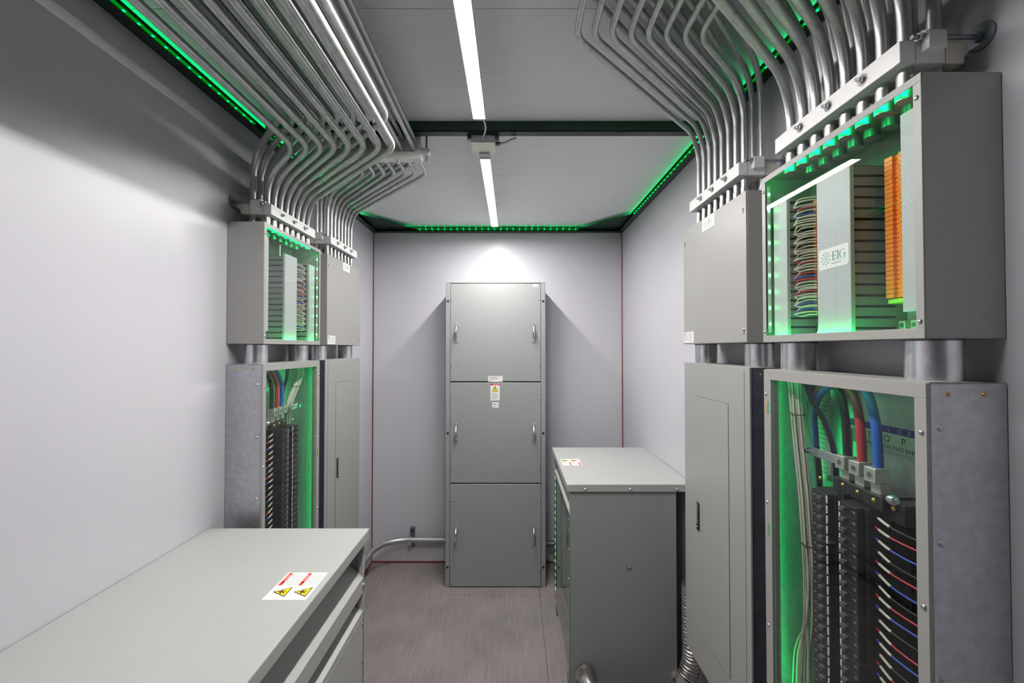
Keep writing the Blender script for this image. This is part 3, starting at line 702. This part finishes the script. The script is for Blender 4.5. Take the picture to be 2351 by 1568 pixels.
    for k in range(21):
        z = ztop - .0255 * k - .012; dz = rn.uniform(-.004, .004); ve = .085 + rn.uniform(-.006, .006)
        pts = [T(.190, .094, z), T(.170, .098, z - .003), T(.145, .098, z - .009 + dz * .6), T(.118, .092, z - .014 + dz), T(.085, .086, z - .016 + dz), T(.050, .080, z - .018)]
        sp_ = spline(pts, 5)
        wo = MB().tube(sp_, .0022, 7).build('wire', cols[k % 3], P, smooth=60)
        MB().tube(sp_[4:11], .0031, 7).build('wire_sleeve', 'wire_white', wo, smooth=60)
    nbar = MB(T).box(.026, .080, .004, .072, .60, ztop + .005).build('neutral_bar', 'terminal_grey', P, bev=.002)
    MB(T).box(.086, .104, .004, .040, .60, ztop - .02).build('wire_rail', 'galvanized', P)
    # lugs, insulators, cables
    sgn = 1 if side == 'R' else -1
    lugs = (.300, .245, .190)
    ccol = ('wire_black', 'cable_red', 'cable_blue') if side == 'R' else ('cable_blue', 'cable_red', 'wire_black')
    for k, u in enumerate(lugs):
        vv = .056 + .007 * k
        lg = MB(T).box(u - .016, u + .016, vv, vv + .034, 1.478, 1.512).build('lug', 'aluminium_lug', P, bev=.0015)
        MB().cyl(tuple(T(u, vv + .034, 1.495)), tuple(T(u, vv + .0345, 1.495)), .010, 16).build('lug_bore', 'galvanized', lg)
        MB().cyl(tuple(T(u, vv + .0342, 1.495)), tuple(T(u, vv + .0350, 1.495)), .0065, 6).build('set_screw', 'galvanized_dark', lg)
        MB(T).box(u - .014, u + .014, vv - .005, vv + .020, 1.452, 1.477).build('lug_base', 'aluminium_lug', P, bev=.001)
        MB(T).box(u - .026, u + .026, .02, vv + .028, 1.418, 1.452).build('insulator', 'breaker_black', P, bev=.002)
        screw('screw', P, T(u - .004, vv + .028, 1.438), ex, .006, 'brass', .004)
        e = sgn
        us = u
        if e > 0: far = [.455 + .012 * (2 - k), .462, .455]
        else: far = [.062 - .012 * k, .055, .062]
        apex = 1.700 - .004 * k
        midu = (us + far[0]) / 2
        pts = [T(us, vv + .012, 1.500), T(us, vv + .014, 1.560), T(us + e * .006, vv + .014, 1.620), T(us + e * .030, vv + .008, 1.672), T(us + e * .065, .066, apex - .006),
               T(us + (far[0] - us) * .6, .058, apex - .002), T(us + (far[0] - us) * .85, .050, 1.660), T(far[0], .044, 1.600), T(far[1], .036, 1.500), T(far[2], .030, 1.30), T(far[2], .028, .70)]
        wire(P, pts, .0098, ccol[k], 6, 12, 'feeder_cable')
    for u in (.150, .375):
        screw('screw', P, T(u, .085, 1.432), ex, .006, 'brass', .004)
    MB(T).box(.125, .175, .02, .082, 1.400, 1.446).build('insulator', 'breaker_black', P, bev=.002)
    screw('knob', P, T(.148, .085, 1.452), ex, .014, 'bright_zinc', .016)
    bar = MB(T).box(.315, .430, .078, .082, 1.484, 1.508).build('strap_bar', 'galvanized', P, bev=.001)
    MB().cyl(tuple(T(.422, .082, 1.496)), tuple(T(.422, .098, 1.496)), .0085, 8).build('strap_bolt', 'bright_zinc', bar, smooth=40)
    MB(T).box(.330, .360, .030, .034, 1.44, 1.575).build('bracket_plate', 'aluminium_lug', P)
    # cream branch bundle with black ties, and a dark bundle
    rn = random.Random(4)
    for k in range(22):
        a = rn.uniform(0, 6.28); q = .015 * math.sqrt(rn.random()); du, dv = q * math.cos(a) * 1.2, q * math.sin(a)
        sp2 = (k / 21 - .5)
        if side == 'R':
            pts = [T(.452 + du * 1.3, .105 + dv, 1.716), T(.440 + du, .104 + dv, 1.60), T(.430 + du, .102 + dv, 1.50), T(.416 + du, .100 + dv, 1.38), T(.408 + du, .098 + dv, 1.26), T(.405 + du * 1.5, .094 + dv, 1.14), T(.420 + du + sp2 * .03, .09 + dv, 1.02), T(.455 + sp2 * .07, .085 + dv, .90), T(.470 + sp2 * .09, .08 + dv, .76)]
        else:
            pts = [T(.435 + du * 1.3, .090 + dv, 1.716), T(.432 + du, .090 + dv, 1.65), T(.405 + du, .086 + dv, 1.60), T(.365 + du, .082 + dv, 1.545), T(.345 + du, .078 + dv, 1.50), T(.375 + du * 2, .05 + dv, 1.43), T(.39 + du * 2, .04 + dv, 1.2), T(.385, .03 + dv, .8)]
        wire(P, pts, .0024, 'wire_white' if k % 11 else 'wire_green', 5, 6)
    for zt in ((1.60, 1.24) if side == 'R' else (1.60, 1.50)):
        c_ = {1.60: T(.440, .104, zt), 1.24: T(.408, .098, zt)}[zt] if side == 'R' else {1.60: T(.405, .086, zt), 1.50: T(.345, .078, zt)}[zt]
        ring = [c_ + Vector((.0185 * math.cos(t_), .0215 * math.sin(t_), .004 * math.sin(t_))) for t_ in [2 * math.pi * j / 14 for j in range(15)]]
        MB().tube(ring, .0016, 5).build('cable_tie', 'wire_black', P, smooth=60)
    for k in range(11):
        du, dv = rn.uniform(-.014, .014), rn.uniform(-.010, .010)
        col = 'wire_black' if k % 5 else ('wire_red' if k else 'wire_blue')
        if side == 'R': pts = [T(.480 + du * 1.6, .070 + dv, 1.716), T(.440 + du, .064 + dv, 1.64), T(.395 + du, .056 + dv, 1.57), T(.374 + du * .8, .050 + dv, 1.50), T(.372 + du * .7, .046 + dv, 1.42), T(.372 + du * .5, .04 + dv, 1.2)]
        else: pts = [T(.385 + du * 1.6, .060 + dv, 1.716), T(.370 + du, .058 + dv, 1.64), T(.345 + du, .055 + dv, 1.58), T(.325 + du, .06 + dv, 1.52), T(.335 + du, .065 + dv, 1.46), T(.36 + du, .05 + dv, 1.40)]
        wire(P, pts, .0022, col, 5, 6)
    # second green led tape: inside the far edge and under the top
    led_tape(None, T(WID - .032, DEP - .019, ZP0 + .06), T(WID - .032, DEP - .019, ZP1 - .03), Vector((0, 1, 0)), 0, parent=P, tapemat='green_glow_panel')
    MB(T).box(WID - .034, WID - .0325, DEP - .026, DEP - .0105, ZP0 + .05, ZP1 - .03).build('frame_return', 'enclosure_grey', P)
    led_tape(None, T(.03, DEP - .0145, ZP1 - .015), T(WID - .05, DEP - .0145, ZP1 - .015), -ex, 0, parent=P, tapemat='green_glow_ceiling')
    # signs on the back plate
    if side == 'R':
        d = Decal(T(.372, .0034, 1.535), right, (0, 0, 1), P).base(.26, .062, 'label_white', 'notice_sign', .002, 'notice sign with purple band and black capitals')
        d.rect('purple_band', 'sign_purple', .001, .259, .044, .061)
        for k, ch in enumerate('NOTICE'): d.text('band_lettering', 'label_white', ch, .040 + .0265 * k, .0475, .014)
        for k, ch in enumerate('TOP'): d.text('sign_lettering', 'label_black', ch, .056 + .049 * k, .021, .024)
        d.text('sign_lettering', 'label_black', 'INSTALL WITH THIS END UP', .022, .005, .0135, 1.15); d.done()
        d = Decal(T(.500, .0034, 1.40), right, (0, 0, 1), P).base(.055, .26, 'label_white', 'instruction_sheet', .002); d.lines(.005, .05, .245, .02, 17, .003, 'print_grey', 9); d.done()
        d = Decal(T(.098, .0034, 1.630), right, (0, 0, 1), P).base(.07, .06, 'label_white', 'logo_sticker', .004); eig(d, .068, .045); d.done()
    else:
        d = Decal(T(.145, .0034, 1.515), right, (0, 0, 1), P).base(.070, .130, 'label_white', 'warning_label', .002)
        d.rect('red_band', 'label_red', .002, .068, .112, .128).tri(.012, .062, .046, .046).lines(.006, .064, .054, .008, 7, .003, 'print_grey', 6); d.done()
        d = Decal(T(.230, .0034, 1.60), right, (0, 0, 1), P).base(.10, .07, 'label_white', 'instruction_sheet', .002); d.lines(.006, .094, .062, .008, 8, .003, 'print_grey', 8); d.done()
        d = Decal(T(.060, .0034, 1.42), right, (0, 0, 1), P).base(.07, .12, 'label_white', 'instruction_sheet', .002); d.lines(.006, .064, .11, .01, 8, .003, 'print_grey', 12); d.done()

# ================================================================== switchboard cabinet at the back wall
CYF = 3.235; SCL = CYF / FPX
def cx_(px): return (px - 1174.5) * SCL
def cz_(py): return 1.786 - (py - 800) * SCL
K = thing('switchboard_cabinet', 'tall grey switchboard cabinet with three stacked doors on back wall', 'cabinet', (-.127, 3.42, 0))
x0, x1 = -.504, .249; xa, xb = -.468, .213; ZT = 2.286
MB().box(x0 + .004, x1 - .004, CYF + .030, BW - .002, .0, ZT - .004).build('cabinet_body', 'cabinet_grey', K, bev=.002)
MB().box(x0, x1, CYF + .006, BW - .004, ZT - .004, ZT + .003).build('top_plate', 'cabinet_grey', K, bev=.001)
for a, c in ((x0, xa - .002), (xb + .002, x1)): 
    st = MB().box(a, c, CYF + .004, CYF + .034, 0, ZT - .006).build('corner_post', 'cabinet_grey', K, bev=.003)
    for z in (2.143, 1.148, .148): MB().cyl(((a + c) / 2, CYF + .005, z), ((a + c) / 2, CYF + .0022, z), .0095, 16).build('bolt_hole', 'slot_black', st)
MB().box(xa - .004, xb + .004, CYF + .026, CYF + .030, .004, ZT - .01).build('door_gap', 'slot_black', K)
zs = [(.006, .769), (.777, 1.530), (1.538, 2.276)]
hm = MB(); hp = []
for k in range(11):
    f = k / 10; hp.append((0, -.010 - .026 * math.sin(math.pi * f) ** .7, -.048 + .096 * f))
hr = [.0075 + .0045 * math.sin(math.pi * k / 10) for k in range(11)]
hm.tube([(0, -.002, -.052)] + hp + [(0, -.002, .052)], .007, 10, [.008] + hr + [.008])
hmesh = hm.mesh('handle', 'bright_zinc', 60)
fm_ = MB().box(-.016, .016, -.004, 0, -.014, .010).mesh('handle_foot', 'cabinet_grey')
for di, (za, zb) in enumerate(zs):
    D = MB().box(xa, xb, CYF, CYF + .026, za, zb).build('door', 'cabinet_grey', K, bev=.003)
    zc = (za + zb) / 2
    for hx in (cx_(1046), cx_(1223)):
        h = inst('handle', hmesh, D, (hx, CYF, zc))
        for s_ in (-1, 1):
            inst('handle_foot', fm_, D, (hx, CYF, zc + s_ * .062))
            MB().dome((hx, CYF - .003, zc + s_ * .064), (0, -1, 0), .006, .004).build('handle_screw', 'bright_zinc', D, smooth=60)
    for sx in (xa + .006, xb - .008):
        for z in (za + .12, zb - .12): MB().dome((sx, CYF, z), (0, -1, 0), .006, .008).build('door_screw', 'bright_zinc', D, smooth=60)
R_, U_ = (1, 0, 0), (0, 0, 1)
d = Decal((cx_(1119), CYF, cz_(876.5)), R_, U_, K).base(.108, .044, 'label_white', 'rating_plate', .001, 'white rating plate'); d.lines(.012, .098, .037, .018, 4, .0036, 'print_grey', 2).lines(.005, .03, .011, .006, 2, .003, 'print_grey', 4).rect('fine_print', 'print_grey', .085, .103, .004, .007); d.done()
d = Decal((cx_(1124), CYF, cz_(919.5)), R_, U_, K).base(.070, .127, 'label_white', 'danger_label', .001, 'white danger label with red header and yellow triangle')
d.rect('red_header', 'label_red', 0, .070, .115, .127).text('header_lettering', 'label_white', 'DANGER', .022, .1175, .0095).poly('header_triangle', 'label_yellow', [(.010, .117), (.020, .117), (.015, .125)]).tri(.011, .068, .048, .044).lines(.006, .064, .060, .012, 10, .0022, 'print_grey', 3); d.done()
d = Decal((cx_(1128), CYF, cz_(936)), R_, U_, K).base(.050, .050, 'label_white', 'small_label', .001); d.rect('black_header', 'label_black', 0, .05, .046, .05).lines(.008, .042, .030, .024, 2, .005, 'print_grey', 7).lines(.006, .044, .010, .006, 2, .002, 'print_grey', 8); d.done()
d = Decal((cx_(1221), CYF, cz_(658)), R_, U_, K).base(.040, .021, 'label_white', 'logo_sticker', .002); eig(d, .040, .021); d.done()

# ---------------- conduit along the back wall, left of the cabinet, and stub on the right
t = thing('conduit', 'large galvanized conduit low on back wall bending behind left transformer', 'conduit', (-.83, 3.555, .212))
MB().tube(fillet([(-.505, 3.555, .212), (-1.09, 3.555, .212), (-1.09, 2.7, .212)], [.24], 12), .0225, 18).build('pipe', 'conduit_steel', t, smooth=50)
S_ = MB().box(-.847, -.813, BW - .032, BW - .001, .145, .300); st = S_.build('strut_bracket', 'galvanized_dark', t, bev=.002)
MB().box(-.838, -.822, BW - .0335, BW - .0315, .26, .285).build('strut_slot', 'slot_black', st)
MB().tube([(-.838, 3.555 + .0255 * math.cos(a), .212 + .0255 * math.sin(a)) for a in [2 * math.pi * k / 16 for k in range(17)]], .003, 6).build('pipe_strap', 'galvanized', t, smooth=60)
MB().box(-.846, -.828, 3.528, 3.540, .180, .200).build('strap_screw', 'bright_zinc', t, bev=.001)
t = thing('conduit', 'short dark conduit stub between cabinet and right transformer', 'conduit', (.27, 3.50, .19))
MB().cyl((.249, 3.50, .205), (.44, 3.50, .205), .023, 16).build('pipe', 'galvanized_dark', t, smooth=40)
MB().cyl((.252, 3.50, .205), (.278, 3.50, .205), .029, 10).build('coupling', 'dark_zinc', t, smooth=30)

# ================================================================== transformers
def lid(b_, xw, xf, ya, yb, zt, sx):        # sheet top with folded lips, xf is the aisle edge
    X0, X1 = min(xw, xf), max(xw, xf)
    b_.box(X0, X1, ya, yb, zt - .003, zt).box(X0, X1, ya, ya + .003, zt - .038, zt - .003).box(X0, X1, yb - .003, yb, zt - .038, zt - .003)
    a = xf - sx * .003; b_.box(min(a, xf), max(a, xf), ya + .003, yb - .003, zt - .038, zt - .003); return b_
def transformer(label, sx, xw, xf, ya, yb, clear):
    # sx=+1: aisle side faces +X (left unit); xw wall side, xf aisle edge of the lid
    ZT = 1.09; t = thing('transformer', label, 'transformer', ((xw + xf) / 2, (ya + yb) / 2, 0), 'grey floor standing transformers')
    lid(MB(), xw + sx * .003, xf, ya, yb, ZT, sx).build('lid', 'transformer_grey', t, bev=.002)
    fb = xf - sx * .014                      # plane of the aisle face
    bw = xw + sx * .085 
    G = lambda b_, a, c, *r: b_.box(min(a, c), max(a, c), *r)
    for y in (ya + .012, yb - .016):
        e = G(MB(), bw, fb, y, y + .004, .055, ZT - .003)
        for q in (fb,): G(e, q - sx * .022, q, y + .004 if y < (ya + yb) / 2 else y - .010, y + .014 if y < (ya + yb) / 2 else y, .055, ZT - .003)
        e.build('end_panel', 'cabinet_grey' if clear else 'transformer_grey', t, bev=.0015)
    y0_, y1_ = ya + .018, yb - .018
    G(MB(), bw, bw + sx * .004, y0_, y1_, .06, ZT - .003).build('back_panel', 'transformer_grey', t)
    G(MB(), bw + sx * .004, fb - sx * .01, y0_, y1_, .055, .06).build('base_plate', 'galvanized_dark', t)
    for y in (y0_ + .05, y1_ - .12): G(MB(), bw, fb, y, y + .06, 0, .055).build('foot_channel', 'galvanized_dark', t, bev=.002)
    # dark core and coils inside
    core = thing if False else None
    for k in range(3):
        yy = y0_ + (y1_ - y0_) * (k + .5) / 3
        MB().cyl(((bw + fb) / 2 - sx * .02, yy, .22), ((bw + fb) / 2 - sx * .02, yy, .70), .118, 20).build('coil', 'duct_dark', t, smooth=40)
    G(MB(), (bw + fb) / 2 - sx * .08, (bw + fb) / 2 + sx * .04, y0_ + .02, y1_ - .02, .13, .21).build('core_yoke', 'slot_black', t)
    # louvre: sloped blade with vertical apron
    def blade(zin, zout, zbot, name='louvre_blade'):
        pr_ = [(fb - sx * .075, zin), (fb, zout), (fb, zbot), (fb - sx * .003, zbot), (fb - sx * .003, zout - .003), (fb - sx * .075, zin - .003)]
        b_ = MB(); n = len(pr_)
        b_.add([(x, y0_, z) for x, z in pr_] + [(x, y1_, z) for x, z in pr_], [tuple(range(n)), tuple(range(n, 2 * n))] + [(i, (i + 1) % n, (i + 1) % n + n, i + n) for i in range(n)])
        return b_.build(name, 'transformer_grey', t, bev=.001)
    if not clear:
        blade(.985, .915, .858); blade(.835, .790, .770)
        G(MB(), fb - sx * .003, fb, y0_, y1_, .06, .769).build('front_panel', 'transformer_grey', t, bev=.001)
        for y in (y1_ - .004,): MB().dome((fb, y, .885), (sx, 0, 0), .007, .006).build('screw', 'bright_zinc', t, smooth=60)
        for z in (.60, .40, .74): MB().dome((fb, y1_ - .010, z), (sx, 0, 0), .005, .004).build('screw', 'dark_zinc', t, smooth=60)
    else:
        blade(1.025, .935, .925)
        G(MB(), fb - sx * .0005, fb + sx * .0035, y0_ - .008, y1_ + .008, .08, .925).build('clear_cover', 'clear_acrylic', t)
        for y in (y0_ - .004, y1_ + .004):
            for k in range(6):
                z = .905 - k * .150
                MB().dome((fb + sx * .0035, y, z), (sx, 0, 0), .006, .006).build('screw', 'bright_zinc', t, smooth=60)
        led_tape(None, (fb - sx * .006, y1_ - .012, .10), (fb - sx * .006, y1_ - .012, .91), Vector((sx, 0, 0)), .05, dot='green_dot', parent=t, ds=.020, zh=.008)
        G(MB(), fb - sx * .0005, fb + sx * .0035, y0_ - .0092, y0_ - .0082, .08, .925).build('cover_edge', 'acrylic_edge', t)
        led_tape(None, (fb - sx * .02, y0_ + .003, .10), (fb - sx * .02, y0_ + .003, .91), Vector((0, 1, 0)), 0, parent=t, zh=.008, tapemat='green_glow_frame')
    return t, fb, bw
TL, fbL, bwL = transformer('long grey transformer filling the left foreground, warning sticker on its flat top', 1, LW, -.554, .850, 1.672, False)
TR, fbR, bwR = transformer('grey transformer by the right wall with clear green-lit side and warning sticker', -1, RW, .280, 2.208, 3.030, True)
# stickers on the lids
def lidlabel(t, org, right, up, W, H):
    d = Decal(org, right, up, t).base(W, H, 'label_white', 'warning_label', .003, 'white warning sticker with red headers and yellow triangles')
    for k, sym in enumerate(('person', 'person')):
        d.g = k
        y = H * (.55 - .48 * k); h = H * .40
        d.rect('red_header', 'label_red', W * .50, W * .97, y + h * .78, y + h * .99)
        d.text('header_lettering', 'label_white', 'DANGER', W * .66, y + h * .82, h * .17)
        d.poly('header_triangle', 'label_white', [(W * .58, y + h * .81), (W * .64, y + h * .81), (W * .61, y + h * .96)])
        d.lines(W * .52, W * .96, y + h * .68, y - h * .06, 7, H * .012, 'print_grey', 20 + k)
        d.tri(W * .10, y + h * .0, W * .34, h * .92, sym)
    d.done()
lidlabel(TL, (-.572, 1.197, 1.09), (0, 1, 0), (-1, 0, 0), .146, .123)
lidlabel(TR, (.300, 2.712, 1.09), (0, -1, 0), (1, 0, 0), .150, .117)
for x in (.372, .603, .842): MB().dome((x, 2.208, 1.066), (0, -1, 0), .009, .008).build('screw', 'bright_zinc', TR, smooth=60)
MB().cyl((.60, 2.220, .664), (.60, 2.217, .664), .013, 16).build('washer', 'galvanized', TR, smooth=40); MB().dome((.60, 2.217, .664), (0, -1, 0), .008, .006).build('bolt', 'dark_zinc', TR, smooth=60)

# flexible conduit at the right transformer: elbow fitting, corrugated hose, strap
t = thing('flexible_conduit', 'corrugated steel flexible conduit curving down beside right transformer to an elbow fitting', 'conduit', (.6, 2.08, .0))
base = fillet([(.862, 2.085, .62), (.862, 2.075, .10), (.47, 2.06, .085)], [.24], 16)
L = [0]
for a, c in zip(base[:-1], base[1:]): L.append(L[-1] + (c - a).length)
tot = L[-1]; N = int(tot / .0026); pts = []; rad = []
for i in range(N + 1):
    s_ = tot * i / N; j = max(k for k in range(len(L)) if L[k] <= s_ + 1e-9); j = min(j, len(base) - 2)
    pts.append(base[j].lerp(base[j + 1], (s_ - L[j]) / max(1e-9, L[j + 1] - L[j]))); rad.append(.040 + .007 * math.sin(s_ / .0165 * 2 * math.pi))
MB().tube(pts, .04, 16, rad).build('corrugated_hose', 'flex_steel', t, smooth=80)
MB().cyl((.862, 2.085, .60), (.862, 2.085, .65), .048, 8).build('hex_connector', 'flex_steel', t, smooth=30)
el = spline([(.372, 2.219, .128), (.374, 2.15, .126), (.395, 2.095, .112), (.435, 2.068, .095), (.475, 2.06, .086)], 8)
MB().tube(el, .041, 18).build('elbow_fitting', 'flex_steel', t, smooth=60)
MB().cyl((.372, 2.221, .128), (.372, 2.208, .128), .052, 20).cyl((.330, 2.221, .140), (.330, 2.205, .140), .009, 8).build('fitting_flange', 'flex_steel', t, smooth=40)
MB().box(.445, .492, 2.05 - .046, 2.05 + .046, .118, .134).build('squeeze_clamp', 'galvanized', t, bev=.002)
for x in (.452, .482): MB().cyl((x, 2.03, .130), (x, 2.03, .152), .0035, 8).build('clamp_screw', 'bright_zinc', t, smooth=40)
sp0 = pts[int(N * .52)]; sd = (pts[int(N * .52) + 3] - pts[int(N * .52) - 3]).normalized()
MB().cyl(tuple(sp0 - sd * .016), tuple(sp0 + sd * .016), .049, 20).build('pipe_strap', 'flex_steel', t, smooth=40)
nrm = Vector((-sd.z, 0, sd.x)); nrm = nrm if nrm.x < 0 else -nrm
MB().cyl(tuple(sp0 + nrm * .060 + Vector((0, -.004, 0))), tuple(sp0 + nrm * .060 + Vector((0, .004, 0))), .018, 14).build('strap_ear', 'flex_steel', t, smooth=40)
MB().dome(tuple(sp0 + nrm * .062 + Vector((0, -.004, 0))), (0, -1, 0), .007, .005).build('strap_screw', 'bright_zinc', t, smooth=60)
